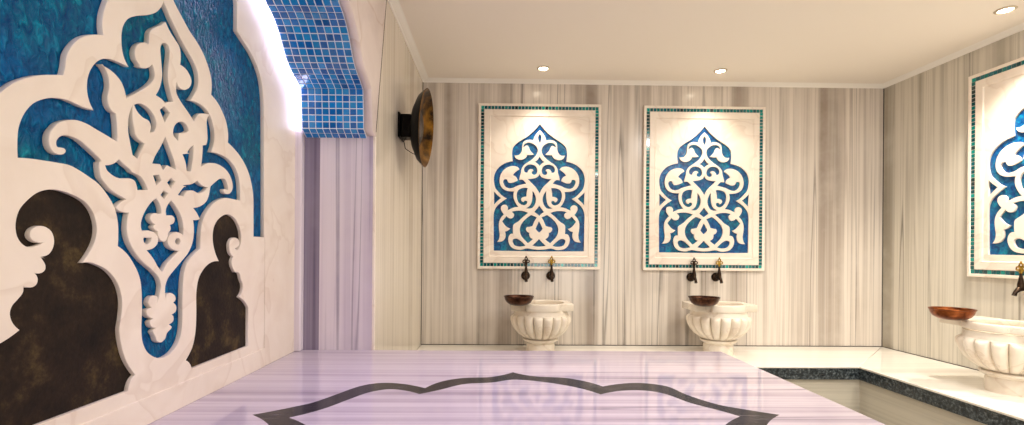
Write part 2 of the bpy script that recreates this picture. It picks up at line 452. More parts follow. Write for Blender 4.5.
H1 = [(18, 157.7, 1), (18, 135), (20, 124), (25, 113), (33, 104), (43, 99.4), (54, 98), (66, 99.6), (74, 102.8), (83, 107), (93.8, 110.3, 1), (88.8, 98.8), (87.2, 86.4), (88.8, 75), (94, 65),
      (101, 59.6), (109.4, 59), (117.6, 61.8), (129, 67.2, 1), (123.3, 54.4), (121.6, 37.9), (123.3, 26.4), (128.2, 19), (136.5, 16), (148, 15), (156.2, 12.4), (161.2, 7.4), (163.8, 1, 1),
      (169.4, 14.8), (175.5, 28), (181, 39), (186.6, 49.4), (192.4, 59.3), (196.5, 68), (198.4, 77), (198, 86.4), (194, 95), (190, 100.4, 1), (198, 103), (205, 108), (210, 115), (213.8, 127.6), (214.6, 137), (213.8, 144), (211.3, 152.2, 1),
      (218.7, 153.9), (227.8, 158.8), (234.4, 166.2), (238.5, 176), (240, 186), (240.4, 200.8, 1),
      (231, 198.6), (224.5, 198), (216, 201.6), (209.7, 208), (204.7, 216.4), (202.2, 224.7), (201, 234.5), (200.6, 248.5, 1), (193.5, 255), (188.2, 261.8), (185, 270), (183.3, 282), (182.6, 300), (182.4, 325), (180, 339), (174, 350), (166, 356.5), (157.6, 358), (148, 352.5), (143, 342.6), (141.6, 330),
      (142.2, 310), (141.4, 286.4), (139, 274.8), (134, 264), (127, 253.5), (118, 246, 1), (118.5, 228), (116.8, 214.8), (113.5, 204.9), (107, 194), (99, 184), (89.7, 177), (79.8, 170.4), (70, 165.2), (60, 163), (49.4, 161.3), (33, 158.8)]
N1 = [(28, 200), (38, 192.6), (49.4, 189.6), (60, 190.5), (72, 194.5), (84, 201), (91.5, 209.5), (95.5, 219), (97, 229), (95.5, 240), (90.5, 251), (82.2, 263, 1), (90, 262.6), (98, 265), (107.8, 270.5), (116, 280), (120.5, 291), (122.3, 303), (121.2, 318), (119.5, 330), (121.2, 344), (126, 360.3), (135.3, 374.9, 1), (130.6, 381.5), (128.2, 391, 1),
      (100, 401.5, 1), (37.6, 425, 1), (-38, 452, 1), (-38, 368, 1), (-14, 352), (0, 343.8), (9.4, 338), (20, 330, 1), (13, 323), (10.2, 314), (12.4, 306), (18, 299.5), (23, 293), (23.6, 286.4, 1), (28, 287.5), (33, 287.2), (37, 284), (37.9, 278), (34.6, 272.9, 1), (41.2, 273.2), (45.3, 269.9), (45.6, 265), (43, 260), (41, 257.5), (37.5, 256, 1),
      (42, 256.8), (48.6, 254.6), (53, 248.5), (54.4, 240.3), (52, 232), (46, 227), (38.7, 226), (32, 229.5), (30, 235.5), (32.9, 240.3), (38.7, 242.8), (44.2, 242, 1), (37, 245.8), (28, 246.9), (21.4, 242.8), (17, 235), (16, 223), (19.8, 209.8)]
N2 = [(227, 214.4), (234.4, 218), (238.5, 224.7), (241, 233), (241.2, 243), (238, 249.8), (235.2, 248.6, 1), (237.8, 247), (239.6, 243.6), (238, 239), (234, 237.6), (230.7, 240.3), (229.4, 246), (230.3, 252.7), (233.5, 256.8, 1), (231.9, 261), (232.4, 266.6, 1), (235.2, 272.3, 1), (239.3, 273.2), (240.9, 279), (242.9, 284.7), (242.3, 291.3), (239.3, 297, 1), (245, 302), (248.4, 307.8, 1),
      (248.2, 346, 1), (191.8, 368.5, 1), (189.6, 363), (185.9, 360.3, 1), (190.5, 352), (193.5, 343.8), (195.8, 330), (196.5, 312), (196.5, 293), (199, 278), (204.7, 268), (211.3, 262.5), (219, 261.2, 1), (215.4, 252.7), (213, 241), (213.8, 228), (218.7, 219)]
OUT = [(-46, 182, 1), (-43, 158), (-36, 132), (-24, 112), (-4, 96.5), (12, 84), (25, 78.5), (39, 75.5), (63.5, 75, 1), (65.6, 66), (67.5, 54), (75, 42.5), (85.5, 36), (103.6, 35, 1), (102.5, 26), (103, 16.5), (106, 5), (112, -8), (126, -24), (140, -36), (152, -52), (159, -72, 1),
       (163, -44), (167, -20), (173.5, 0), (181, 14.8), (190, 31.3), (196.5, 41), (203, 52.7), (207, 62.6), (210, 72), (211.8, 83), (211.3, 94.6, 1), (218, 103), (223, 112.8), (226.5, 122.6), (228.2, 133), (228, 142.4, 1), (236, 150.6), (242.6, 159.7), (247.5, 169.5), (250.7, 179.4), (253.3, 195), (253.6, 215), (253.6, 236.5, 1)]
seam = 265.0
outline = pw(OUT, 5)
ys_ = onX(seam, 236.5, XP)[0]; z236 = onX(253.6, 236.5, XP)[1]
pl_y0 = onX(-46, 182, XP)[0]
low_l = outline[0]
plate = outline + [(ys_ - .0012, z236), (ys_ - .0012, ZSLAB), (pl_y0 - .10, ZSLAB), (pl_y0 - .10, low_l[1])]
link('arched_relief_frame', shift_me(plate_me([plate, pw(H1), pw(N1), pw(N2)], TH, .0012, toX(XP - TH)), -ploc), M['carved'], pnl)
# arabesque tracery: one carved piece with pierced holes
ARAB = (A(120, 0, [(277, 127, 1), (250, 148), (215, 163), (190, 178), (178, 200), (175, 235), (172, 265, 1), (150, 255), (122, 258), (97, 280), (86, 320), (95, 365), (115, 395)])
        + A(120, 65, [(112, 12), (140, 24), (170, 22), (195, 0, 1), (206, 40), (205, 75), (185, 107), (140, 142), (90, 170), (40, 195, 1)])
        + A(60, 65, [(380, 112), (345, 62), (300, 22), (243, -8, 1), (272, 30), (292, 80), (296, 135), (285, 190), (290, 240), (310, 278), (335, 297, 1), (342, 360)])
        + [(117, 141, 1), (106, 134.2), (96, 128.4), (86.4, 122.7), (76.5, 119.4), (66.6, 119.6), (58, 122.4), (53, 127.2), (49.6, 132), (48, 139), (49, 146), (52.5, 152), (58.5, 155.3), (64, 154.8), (66.4, 151.5), (64.8, 148), (61, 146.8), (57.6, 146), (57, 142), (59.6, 138), (64.3, 136.2), (70, 137), (79, 140.8), (88, 148.5), (96, 156), (100.5, 160.8), (98.6, 161.6, 1),
           (98.7, 169.5), (100.4, 177.8), (105.3, 184.4), (111, 191), (117.7, 195.3), (125, 199.4, 1), (119, 203), (115.6, 207.6), (118, 211), (123, 213), (128.2, 213.3, 1), (126.6, 221), (126.3, 231), (129, 242.8), (135.6, 254.3), (143, 263), (151.3, 270), (158.2, 278), (160.6, 286, 1), (159.6, 294), (157.6, 300.5, 1), (157.4, 296), (153, 295), (149.3, 298), (148, 303), (150.5, 307.5, 1), (146.4, 310), (147, 316), (152, 319, 1), (149.3, 322), (151, 327), (154.5, 328.5, 1), (152.4, 332), (154.5, 336), (156.6, 341.5), (161, 343), (165.4, 339), (167, 334), (169.4, 331, 1), (172, 327), (170, 324.5, 1), (173.5, 321), (173.8, 316.5), (172.6, 314.6, 1), (176, 311.5), (176.5, 306), (174, 302.6, 1), (176, 299), (174.6, 294.5), (170.4, 292.3), (167, 294), (165.8, 297.5, 1), (165.4, 290), (165.8, 285.5),
           (168.6, 278), (174.4, 270.5), (181.5, 262), (188.2, 253.5), (192.6, 243.5), (194.2, 232), (193.4, 220.5, 1), (197, 220.6), (200.4, 219.4, 1), (197.5, 213.5), (194, 208.4, 1), (200, 207), (206, 202.5), (209, 196), (210.5, 188), (211.2, 186.4, 1), (215.4, 182.6), (219.5, 179.6), (224.5, 179.4), (226.8, 183.5), (227.8, 189.6), (224.2, 188.6), (223.3, 191), (225, 194), (229.5, 194.2), (232.8, 189), (232.2, 181), (228, 171.6), (221, 165.2), (214, 162.6), (207.5, 162.8), (201.4, 165.8, 1), (202.7, 154.7), (203, 146, 1), (206.4, 145.5, 1), (207.8, 139), (207.4, 130), (207, 122), (208, 117.7), (211.2, 114.8, 1), (204.7, 113), (199, 113.6), (195.6, 117.5), (194, 121, 1),
           (190, 114.4), (184.5, 106.5), (180, 99.6), (176.8, 93), (176.4, 86), (176.7, 83, 1), (179.5, 88.5), (185, 90.5), (190, 87.6), (191.8, 81), (189, 73), (185, 67.5), (180.6, 64.4, 1), (181, 54), (179.4, 46), (174.4, 37.9), (169.4, 29.6)])
g1 = A(120, 0, [(262, 266), (285, 272), (298, 300), (298, 340), (292, 400)]) + A(120, 65, [(288, 80), (300, 150), (320, 220, 1), (290, 221), (275, 228, 1), (255, 205), (222, 182, 1), (245, 135), (258, 70)]) + A(120, 0, [(255, 400), (250, 340), (248, 290)])
g2 = A(120, 65, [(268, 255, 1), (300, 290, 1), (285, 320), (272, 345, 1), (245, 275, 1)])
g3 = A(120, 65, [(90, 245, 1), (130, 240), (170, 265), (205, 310), (218, 360), (207, 397), (185, 405, 1), (190, 370), (175, 335), (140, 315), (110, 285)])
g3b = A(120, 65, [(75, 255, 1), (57, 310), (52, 370)]) + A(120, 130, [(54, 20), (65, 80), (78, 148, 1), (105, 170, 1), (145, 85, 1), (112, 60), (90, 28)]) + A(120, 65, [(84, 385), (75, 340), (73, 295)])
g4 = A(120, 65, [(325, 420), (328, 385), (345, 358), (375, 348), (403, 368), (414, 398, 1)]) + A(120, 130, [(392, 13), (355, 15, 1), (352, 62, 1), (334, 42)])
g5 = A(120, 130, [(383, 150, 1), (425, 143)]) + A(180, 130, [(48, 135), (80, 96, 1), (77, 170), (65, 248, 1), (42, 245, 1), (36, 200)])
g6 = A(120, 130, [(275, 48, 1), (252, 98), (216, 160), (200, 200, 1), (245, 204, 1), (262, 240, 1), (285, 210, 1), (338, 236, 1), (324, 180), (300, 115)])
g7 = A(120, 130, [(205, 280, 1), (235, 275, 1), (248, 305, 1), (222, 333, 1)])
g8 = A(120, 130, [(290, 320, 1), (310, 295, 1), (333, 315, 1), (310, 352, 1)])
g9 = A(120, 130, [(250, 395, 1), (265, 372, 1), (290, 385, 1), (268, 416, 1)])
g10 = A(60, 130, [(278, 218, 1), (320, 212), (358, 184, 1), (390, 215), (425, 244)]) + A(120, 130, [(70, 258), (120, 284), (143, 314), (165, 360, 1), (108, 362, 1), (102, 332), (90, 305), (60, 290), (10, 290)]) + A(60, 130, [(340, 282), (295, 250)])
g11 = A(120, 130, [(357, 392, 1), (385, 354), (400, 340)]) + A(180, 130, [(28, 338), (72, 332), (105, 310, 1), (133, 340), (166, 350, 1), (135, 376), (110, 380), (80, 365), (42, 368), (22, 400, 1)])
heart = A(120, 195, [(218, 25, 1), (240, 60), (250, 108, 1), (232, 110), (215, 106), (190, 115), (180, 140), (190, 165), (208, 180, 1), (198, 195), (208, 212), (226, 224, 1), (228, 245), (240, 270), (255, 284), (270, 287), (285, 270), (294, 235, 1), (308, 215), (310, 200), (306, 184, 1), (328, 172), (334, 145), (322, 124), (305, 120), (283, 122, 1), (280, 95), (288, 70), (310, 38, 1),
                     (345, 85), (372, 140), (383, 200), (381, 242, 1), (360, 225), (330, 222), (300, 242), (286, 280), (297, 315), (325, 336), (355, 342, 1), (320, 375), (285, 412)]) + A(120, 260, [(270, 45), (256, 68, 1), (230, 35)]) + A(120, 195, [(205, 385), (168, 338, 1), (205, 325), (230, 295), (232, 255), (210, 225), (175, 212), (135, 215, 1), (130, 170), (150, 110), (185, 55)])
eye1 = A(120, 195, [(146, 262), (165, 264), (188, 262, 1), (182, 284), (165, 296), (148, 284)])
eye2 = A(120, 195, [(340, 272), (355, 266), (366, 282), (356, 298), (340, 292)])
holes = [g1, g2, g3, g3b, g4, g5, g6, g7, g8, g9, g10, g11, heart, eye1, eye2]
link('arabesque_tracery', shift_me(plate_me([pw(ARAB)] + [pw(h, 4) for h in holes], TH + .0008, .0016, toX(XP - TH), shrink=.0016), -ploc), M['carved'], pnl)
# arched border and lower slabs
bin_ = [(237, 31, 1), (244, 42), (251, 53), (257, 66), (261, 79), (263, 94), (263.8, 112), (264, 236.5, 1)]
bi = [onX(x, y, XP) for x, y in spline(bin_, 5, closed=False)]
yv, zt = onX(237, 31, XP)
bo = [(y, z) for y, z in offset(full, -IN * .02)]
top_in = [(yv, zt + .10), (yv - .03, zt + .22), (yv - .12, zt + .30), (AXY + .10, zt + .36), (AXY, zt + .42)]
inner = list(reversed(bi)) + top_in       # bottom far -> apex
inner_full = inner + [(2 * AXY - y, z) for y, z in reversed(inner[:-1])]
YPE = YPIL + .02
border = [(ys_ + .0012, ZSLAB), (ys_ + .0012, z236)] + inner_full[0:] + [(2 * AXY - ys_, z236), (2 * AXY - ys_, ZSLAB), (2 * AXY - YPE, ZSLAB), (2 * AXY - YPE, SPZ)] + list(reversed(bo)) + [(YPE, SPZ), (YPE, ZSLAB)]
link('arched_border', shift_me(plate_me([border], TH, .001, toX(XP - TH)), -ploc), M['carved'], pnl)
bk = box_me(XP - TH - .02, XP - TH, 2 * AXY - YJ, YJ, ZSLAB, ZCEIL - .02)
link('blue_glass_ground', shift_me(bk, -ploc), M['blue_glass'], pnl)
def niche_me(lp): return plate_me([lp], .004, 0, toX(XP - TH))
link('bronze_niche', shift_me(niche_me(pw(N1)), -ploc), M['bronze_sheet'], pnl, label='large dark brown bronze niche')
link('bronze_niche', shift_me(niche_me(pw(N2)), -ploc), M['bronze_sheet'], pnl, label='small dark brown bronze niche')
pl_top = [onX(264, 348.4, XP), onX(180, 384, XP), onX(128, 402.8, XP)]
pt = pl_top[0][1]
bm = bmesh.new(); box(bm, XP - .002, XP + .005, pl_y0 - .10, ys_ - .001, ZSLAB, sum(p[1] for p in pl_top) / 3, bev=.002)
link('plinth', shift_me(bm_me(bm), -ploc), M['carved'], pnl)

# ------------------------------------------------------------------ raised slab with inlaid medallion
XSL = 1.115
YSN = -.15
slab = root('raised_marble_platform', ((XP + XSL) / 2, 1.1, 0), 'broad polished lavender striped marble platform with a dark lobed inlay', 'platform')
sloc = Vector(((XP + XSL) / 2, 1.1, 0))
bm = bmesh.new(); box(bm, XL + .002, XSL, YSN, YJ, 0, ZSLAB - .03)
link('side_walls', shift_me(bm_me(bm), -sloc), M['slab'], slab)
o_up = conv((220, 340), 1.7655, [(57, 132, 1), (95, 125), (130, 118), (165, 110), (200, 98), (245, 82), (280, 76), (320, 77), (362, 85, 1), (392, 73), (430, 67), (480, 65), (517, 57, 1), (555, 64), (610, 67), (645, 73), (676, 82, 1), (710, 77), (745, 76), (790, 82), (825, 97), (880, 114), (930, 123), (988, 132, 1)])
i_up = conv((220, 340), 1.7655, [(122, 137, 1), (160, 128), (190, 119), (230, 104), (265, 92), (305, 87), (352, 95.5, 1), (388, 88), (430, 78), (480, 75), (517, 70), (570, 74), (630, 84), (672, 96, 1), (705, 90), (745, 89), (785, 95), (830, 111), (880, 124), (918, 135, 1)])
def gz(pts, closed=False, n=6): return [onZ(x, y, ZSLAB) for x, y in spline(pts, n, closed=closed)]
MO, MI = gz(o_up), gz(i_up)
mx = (MO[0][0] + MO[-1][0]) / 2; ymir = 1.08
def close_ring(U, inset):
    """mirror the far edge to the near side and join with concave side lobes"""
    near_ = [(x, 2 * ymir - y) for x, y in U]
    def side(a, b, s):
        h = (a[1] - b[1]) / 2          # signed half length towards the middle of the side
        q = [(0, 0, 1), (.075, .20), (.125, .42), (.135, .66), (.15, .80, 1), (.10, .90), (.075, 1, 1)]
        q = q + [(x, 2 - t_) + tuple(r) for x, t_, *r in reversed(q[:-1])]
        sm = spline([(a[0] - s * x * inset, a[1] - h * t_) + tuple(r) for x, t_, *r in q], 4, closed=False)
        return sm[1:-1]
    return U + side(U[-1], near_[-1], 1) + list(reversed(near_)) + side(near_[0], U[0], -1)
RO = close_ring(MO, 1.0); RI = close_ring(MI, 1.0)
rect = [(XP + .001, YN + .002), (XP + .001, YJ), (XSL, YJ), (XSL, YSN), (XL + .002, YSN), (XL + .002, YN + .002)]
flat = lambda a, b, c: (a, b, c + ZSLAB - .03)
link('marble_top', shift_me(plate_me([rect, RO], .03, 0, flat), -sloc), M['slab'], slab)
link('marble_top', shift_me(plate_me([RI], .03, 0, flat), -sloc), M['slab'], slab)
link('lobed_inlay', shift_me(plate_me([RO, RI], .03, 0, flat), -sloc), M['inlay'], slab, label='dark grey marble inlay outlining a lobed star')

# ------------------------------------------------------------------ L-shaped bench
YBF, XRF = 3.155, 2.425
XRB, YBB, YFB = XR - .002, YB - .002, YF + .002
bench = root('marble_bench', (XRF, YBF, 0), 'long white marble wall bench edged in black granite along back and right walls', 'bench')
bl = Vector((XRF, YBF, 0))
OVH = .012
def prism(pts, z0, z1, bev=0):
    return plate_me([pts], z1 - z0, bev, lambda a, b, c: (a, b, c + z0))
link('seat_slab', shift_me(prism([(XL + .002, YBB), (XL + .002, YBF), (XRF - .001, YBF), (XRB - .001, YBB)], ZBENCH - .012, ZBENCH, .002), -bl), M['bench'], bench)
link('seat_slab', shift_me(prism([(XRB, YBB - .001), (XRF, YBF - .001), (XRF, YFB), (XRB, YFB)], ZBENCH - .012, ZBENCH, .002), -bl), M['bench'], bench)
bm = bmesh.new(); box(bm, XL + .002, XRF + .02, YBF + .004, YBF + .03, ZBENCH - .088, ZBENCH - .012)
box(bm, XRF + .004, XRF + .03, YFB, YBF + .01, ZBENCH - .088, ZBENCH - .012)
link('granite_edge', shift_me(bm_me(bm), -bl), M['granite'], bench, label='black speckled granite edge')
bm = bmesh.new(); box(bm, XL + .002, XRF + .04, YBF + .02, YBB, 0, ZBENCH - .0885)
link('riser', shift_me(bm_me(bm), -bl), M['riser'], bench)
bm = bmesh.new(); box(bm, XRF + .02, XRB, YFB, YBF + .02, 0, ZBENCH - .0885)
link('riser', shift_me(bm_me(bm), -bl), M['riser'], bench)

# ------------------------------------------------------------------ framed tile panels
PW, PH = .980, 1.316
S9 = 425 / 45.0
def T(k, pts): return conv([(490, 120), (490, 150), (490, 180), (490, 215)][k - 1], S9, pts)
def axis_x(y): return 539.6 - (y - 123.7) * .0103
PXM = 3.80 / 480.0     # metres per photo pixel on the panel
YC = 186.6             # pixel row of the panel's middle
def sp(pts, n=5):       # pixel outline -> panel coordinates
    return [((x - axis_x(y)) * PXM, -(y - YC) * PXM) for x, y in spline(pts, n)]
def mirror_close(pts):  # half outline that starts and ends on the axis (left half) -> px list both halves
    out = list(pts)
    for p in reversed(pts[1:-1]):
        out.append((2 * axis_x(p[1]) - p[0], p[1]) + tuple(p[2:]))
    return out
def mir(loop): return [(-x, y) for x, y in loop]
out_h = (T(1, [(468, 35, 1), (440, 72), (395, 118), (340, 163), (280, 200), (235, 235), (212, 270), (205, 325)]) + T(2, [(212, 108, 1), (160, 120), (110, 143), (70, 178), (43, 222), (32, 270), (35, 320), (47, 365)])
         + T(3, [(72, 112), (108, 150), (155, 178, 1), (110, 208), (70, 242), (42, 280), (29, 330)]) + T(4, [(28, 120), (28, 343, 1), (200, 345)]) + [(axis_x(251.8), 251.8)])
in_h = (T(1, [(468, 88, 1), (440, 115), (416, 150), (403, 188, 1), (370, 182), (332, 190), (305, 212), (297, 245), (292, 290), (275, 320), (250, 332), (222, 328, 1), (235, 362), (270, 380), (305, 376), (335, 358), (350, 332, 1), (385, 333), (418, 325, 1), (395, 305), (378, 285), (365, 256), (348, 238), (315, 252, 1), (326, 228), (350, 216), (385, 218), (420, 238), (441, 265), (443, 298), (430, 328), (400, 362), (360, 392), (325, 415)])
        + T(2, [(305, 152), (290, 178), (284, 215), (272, 255), (266, 288, 1), (300, 284, 1), (318, 300), (332, 316, 1), (290, 326), (250, 338), (215, 355), (175, 362), (145, 350), (127, 325), (121, 300), (130, 284), (150, 283), (158, 300), (172, 315), (200, 317), (235, 305), (258, 293, 1), (248, 262), (215, 238, 1), (238, 212), (276, 186, 1), (264, 165), (235, 152), (195, 152), (150, 168), (113, 200), (90, 240), (80, 290), (86, 330), (106, 365), (142, 388), (180, 396)])
        + T(3, [(217, 114, 1), (212, 160), (222, 200), (240, 235), (255, 255, 1), (215, 262), (185, 275), (163, 285, 1), (165, 262), (150, 240), (122, 235), (98, 250), (92, 280), (104, 308), (120, 330, 1), (95, 357), (78, 392)])
        + T(4, [(72, 100), (75, 150), (80, 190), (72, 235), (50, 262, 1), (90, 262), (120, 250), (138, 225), (143, 195), (138, 164, 1), (165, 154), (190, 130, 1), (160, 120), (135, 98), (112, 64, 1)])
        + T(3, [(150, 350, 1), (165, 365), (192, 372), (216, 358), (224, 330), (205, 305, 1), (250, 297), (300, 299), (347, 314, 1), (300, 353), (262, 390)])
        + T(4, [(212, 95), (206, 140), (208, 178, 1), (180, 186), (164, 215), (162, 250), (175, 290), (205, 322), (250, 336), (290, 337), (340, 324), (400, 332), (457, 336)]))
HOLES_AX = [T(1, [(468, 133, 1), (455, 160), (458, 188), (469, 212, 1)]),
            T(1, [(465, 350, 1), (448, 376), (425, 395, 1), (448, 410), (465, 428, 1)]),
            T(2, [(465, 233, 1), (445, 258), (410, 272), (358, 277, 1), (390, 310), (425, 345), (446, 375), (465, 405, 1)]),
            T(3, [(461, 250, 1), (440, 276), (419, 303, 1), (441, 320), (461, 336, 1)]),
            T(4, [(458, 68, 1), (443, 100), (428, 132, 1), (441, 150), (458, 166, 1)]),
            T(4, [(457, 235, 1), (432, 262), (400, 292, 1), (428, 298), (457, 300)])]
HOLES_SIDE = [T(2, [(326, 208, 1), (320, 180), (335, 155), (365, 141), (400, 142), (428, 160), (440, 192), (434, 220), (414, 232), (395, 224), (396, 206), (410, 200, 1), (400, 181), (376, 177), (356, 190), (346, 212, 1)]),
              T(3, [(347, 80, 1), (300, 82), (265, 100), (250, 135), (252, 175), (265, 210), (287, 230), (315, 238), (338, 226), (343, 206), (324, 200), (313, 214), (296, 208), (284, 188), (292, 168), (335, 155, 1), (338, 120)]),
              T(3, [(400, 113, 1), (420, 150), (426, 190), (416, 230), (390, 264), (344, 268, 1), (375, 245), (391, 210), (398, 170)]),
              T(4, [(384, 6, 1), (432, 26, 1), (412, 60), (393, 105, 1), (365, 112), (342, 116), (330, 135), (338, 160), (362, 174, 1), (362, 195), (372, 218), (393, 232, 1), (374, 250), (350, 266, 1), (325, 240), (295, 205), (280, 165), (280, 125), (300, 80), (340, 38)]),
              T(4, [(210, 243), (240, 231), (270, 245), (300, 270), (322, 293, 1), (290, 300), (250, 298), (222, 284)])]
def near_mir(x, y): return x
TRI = [T(3, [(33, 117, 1), (62, 148), (94, 175, 1), (62, 203), (33, 234, 1)])]
OUTL = sp(mirror_close(out_h)); INL = sp(mirror_close(in_h))
hl = [sp(mirror_close(h), 4) for h in HOLES_AX]
for h in HOLES_SIDE: s = sp(h, 4); hl += [s, mir(s)]
tri = sp(TRI[0], 4)
def front(y_back):     # panel-local: faces -Y, back of the piece at y_back
    return lambda a, b, c: (a, y_back - c, b)
def rr(w, h): return [(-w, -h), (w, -h), (w, h), (-w, h)]
w2, h2 = PW / 2, PH / 2
px = PXM
me_back = box_me(-w2 + .004, w2 - .004, -.008, 0, -h2 + .004, h2 - .004)
me_enamel = box_me(-w2 + 13 * px, w2 - 13 * px, -.0105, -.0082, -h2 + 13 * px, h2 - 13 * px)
in_w, in_h_ = w2 - 11.5 * px, h2 - 12.0 * px
me_plate = plate_me([rr(in_w, in_h_), OUTL, tri, mir(tri)], .012, .001, front(-.0105), shrink=.0012)
me_arab = plate_me([INL] + hl, .013, .0014, front(-.0105), shrink=.0026)
a_, b_ = 2.6 * px, 6.0 * px
me_fo = plate_me([rr(w2, h2), rr(w2 - a_, h2 - a_)], .030, .003, front(-.0))
me_fi = plate_me([rr(w2 - b_, h2 - b_), rr(in_w + .004, in_h_ + .004)], .030, .003, front(-.0))
def inner_mould():
    bm = bmesh.new(); prof = [(0, .019), (.000, .026), (.004, .030), (.010, .0295), (.016, .022), (.020, .019)]
    R = []
    for sx, sy in ((-1, -1), (1, -1), (1, 1), (-1, 1)):
        R.append([bm.verts.new((sx * (in_w + .006 - d), -h, sy * (in_h_ + .006 - d))) for d, h in prof])
    for i in range(4):
        r, s = R[i], R[(i + 1) % 4]
        for k in range(len(prof) - 1): bm.faces.new((r[k], s[k], s[k + 1], r[k + 1]))
    return bm_me(bm)
me_mould = inner_mould()
def mosaic_border():
    bm = bmesh.new(); cols = []; rnd = random.Random(11)
    pal = [lin((0, 98, 98)), lin((0, 118, 112)), lin((6, 78, 84)), lin((10, 140, 130)), lin((0, 92, 100)), lin((8, 58, 62))]
    lo, hi = a_ + .001, b_ - .001; s = hi - lo
    def tile(x0, x1, z0, z1):
        c = rnd.choice(pal); f = .75 + .5 * rnd.random(); c = (c[0] * f, c[1] * f, c[2] * f, 1); n0 = len(bm.faces)
        box(bm, x0, x1, -.027, -.01, z0, z1); cols.extend([c] * (len(bm.faces) - n0))
    g = .0035
    nx = 35; stx = (2 * (w2 - lo)) / nx
    for i in range(nx):
        x = -(w2 - lo) + i * stx
        for z in (h2 - hi, -(h2 - lo)): tile(x + g / 2, x + stx - g / 2, z, z + s)
    nz = 47; stz = (2 * (h2 - hi)) / nz
    for i in range(nz):
        z = -(h2 - hi) + i * stz
        for x in (w2 - hi, -(w2 - lo)): tile(x, x + s, z + g / 2, z + stz - g / 2)
    bmesh.ops.recalc_face_normals(bm, faces=bm.faces)
    me = bpy.data.meshes.new('mb'); bm.to_mesh(me); bm.free(); set_tiles(me, cols); return me
me_mos = mosaic_border()
me_gr = plate_me([rr(w2 - a_ + .002, h2 - a_ + .002), rr(w2 - b_ - .002, h2 - b_ - .002)], .024, 0, front(0))
def make_panel(loc, rz, label):
    r = root('framed_relief_panel', loc, label, 'wall panel', 'framed arabesque panels above the basins', rz)
    link('backboard', me_back, M['carved_white'], r); link('blue_enamel_ground', me_enamel, M['blue_enamel'], r, label='deep blue enamel ground')
    link('relief_plate', me_plate, M['carved_white'], r); link('arabesque_tracery', me_arab, M['carved_white'], r)
    link('outer_frame', me_fo, M['carved_white'], r); link('inner_frame', me_fi, M['carved_white'], r); link('inner_moulding', me_mould, M['carved_white'], r)
    link('mosaic_border', me_mos, M['glass_tile'], r, label='border of small dark teal glass tiles'); link('grout_line', me_gr, M['carved_white'], r)
    return r
p1 = onY(539.5, 186.4, YB - .03); p2 = onY(704.6, 188.4, YB - .03)
def copy_tree(o, parent=None):
    c = o.copy(); C.objects.link(c)
    if parent is not None: c.parent = parent
    for ch in [x for x in bpy.data.objects if x.parent == o]: copy_tree(ch, c)
    return c
YPC = 2.625
pA = make_panel((p1[0], YB, p1[1]), 0, 'blue and white arabesque panel nearest the round wall lamp on the back wall')
pB = copy_tree(pA); pB.location = (p2[0], YB, p2[1]); pB['label'] = 'blue and white arabesque panel in the middle, on the back wall towards the right corner'
pC = copy_tree(pA); pC.location = (XR, YPC, p2[1]); pC.rotation_euler = (0, 0, -PI / 2); pC['label'] = 'blue and white arabesque panel on the right wall, cut off by the picture edge'

# ------------------------------------------------------------------ basins
def basin_body():
    seg = 16 * 10
    prof = [(.088, .108), (.105, .114), (.135, .130), (.165, .155), (.190, .186), (.206, .218), (.214, .248), (.216, .268), (.213, .280), (.206, .288), (.199, .293), (.197, .304), (.194, .316), (.196, .330),
            (.172, .330), (.172, .300), (.160, .255), (.125, .205), (.08, .175), (0, .168)]
    amp = {1: .08, 2: .14, 3: .17, 4: .17, 5: .17, 6: .17, 7: .15, 8: .11, 9: .03}
    def rf(a, i, z):
        k = amp.get(i, 0); s = abs(math.cos(a * 9)) ** .45
        return 1 + k * .30 - k * 1.1 * (1 - s) if k else 1
    return lathe_me(prof, 18 * 10, rf, cap=True)
me_body = basin_body()
def rim_loop(e=.222):
    pts = [(e, -.13, 1), (e, .13, 1), (.122, .138, 1), (.105, .172), (.055, .194), (0, .2), (-.055, .194), (-.105, .172), (-.122, .138, 1), (-e, .13, 1), (-e, -.13, 1), (-.122, -.138, 1), (-.112, -.172), (-.055, -.194), (0, -.199), (.055, -.194), (.112, -.172), (.122, -.138, 1)]
    return spline(pts, 5)
hole_c = [(.170 * math.cos(2 * PI * k / 48), .156 * math.sin(2 * PI * k / 48)) for k in range(48)]
me_rim = plate_me([rim_loop(), hole_c], .052, .005, lambda a, b, c: (a, b, c + .3255))
me_rim_wide = plate_me([rim_loop(.29), hole_c], .040, .005, lambda a, b, c: (a, b, c + .3375))
me_foot = lathe_me([(.0, 0), (.104, 0), (.104, .070), (.098, .079), (.102, .085), (.118, .092), (.130, .102), (.129, .111), (.110, .115), (0, .115)], 48, None, False)
def make_basin(loc, rz, label):
    r = root('carved_marble_basin', loc, label, 'basin', 'carved wash basins on the bench', rz)
    link('bowl_body', me_body, M['basin'], r, smooth=True); link('rim', me_rim, M['basin'], r); link('foot', me_foot, M['basin'], r, smooth=True)
    return r
YBA = 3.54
b1x = onY(540.6, 330, YBA)[0]; b2x = onY(718.2, 330, YBA)[0]
YB3 = 2.585; XB3 = 2.83
bA = make_basin((b1x, YBA, ZBENCH), 0, 'fluted white marble basin below the panel nearest the wall lamp')
bB = copy_tree(bA); bB.location = (b2x, YBA, ZBENCH); bB['label'] = 'fluted white marble basin near the far end of the platform, on the back bench'
bC = copy_tree(bA); bC.location = (XB3, YB3, ZBENCH); bC.rotation_euler = (0, 0, -PI / 2); bC['label'] = 'fluted white marble basin on the right bench, at the picture edge'
for ch in bC.children:
    if ch.name.startswith('rim'): ch.data = me_rim_wide
me_rim_wide.materials.append(M['basin'])

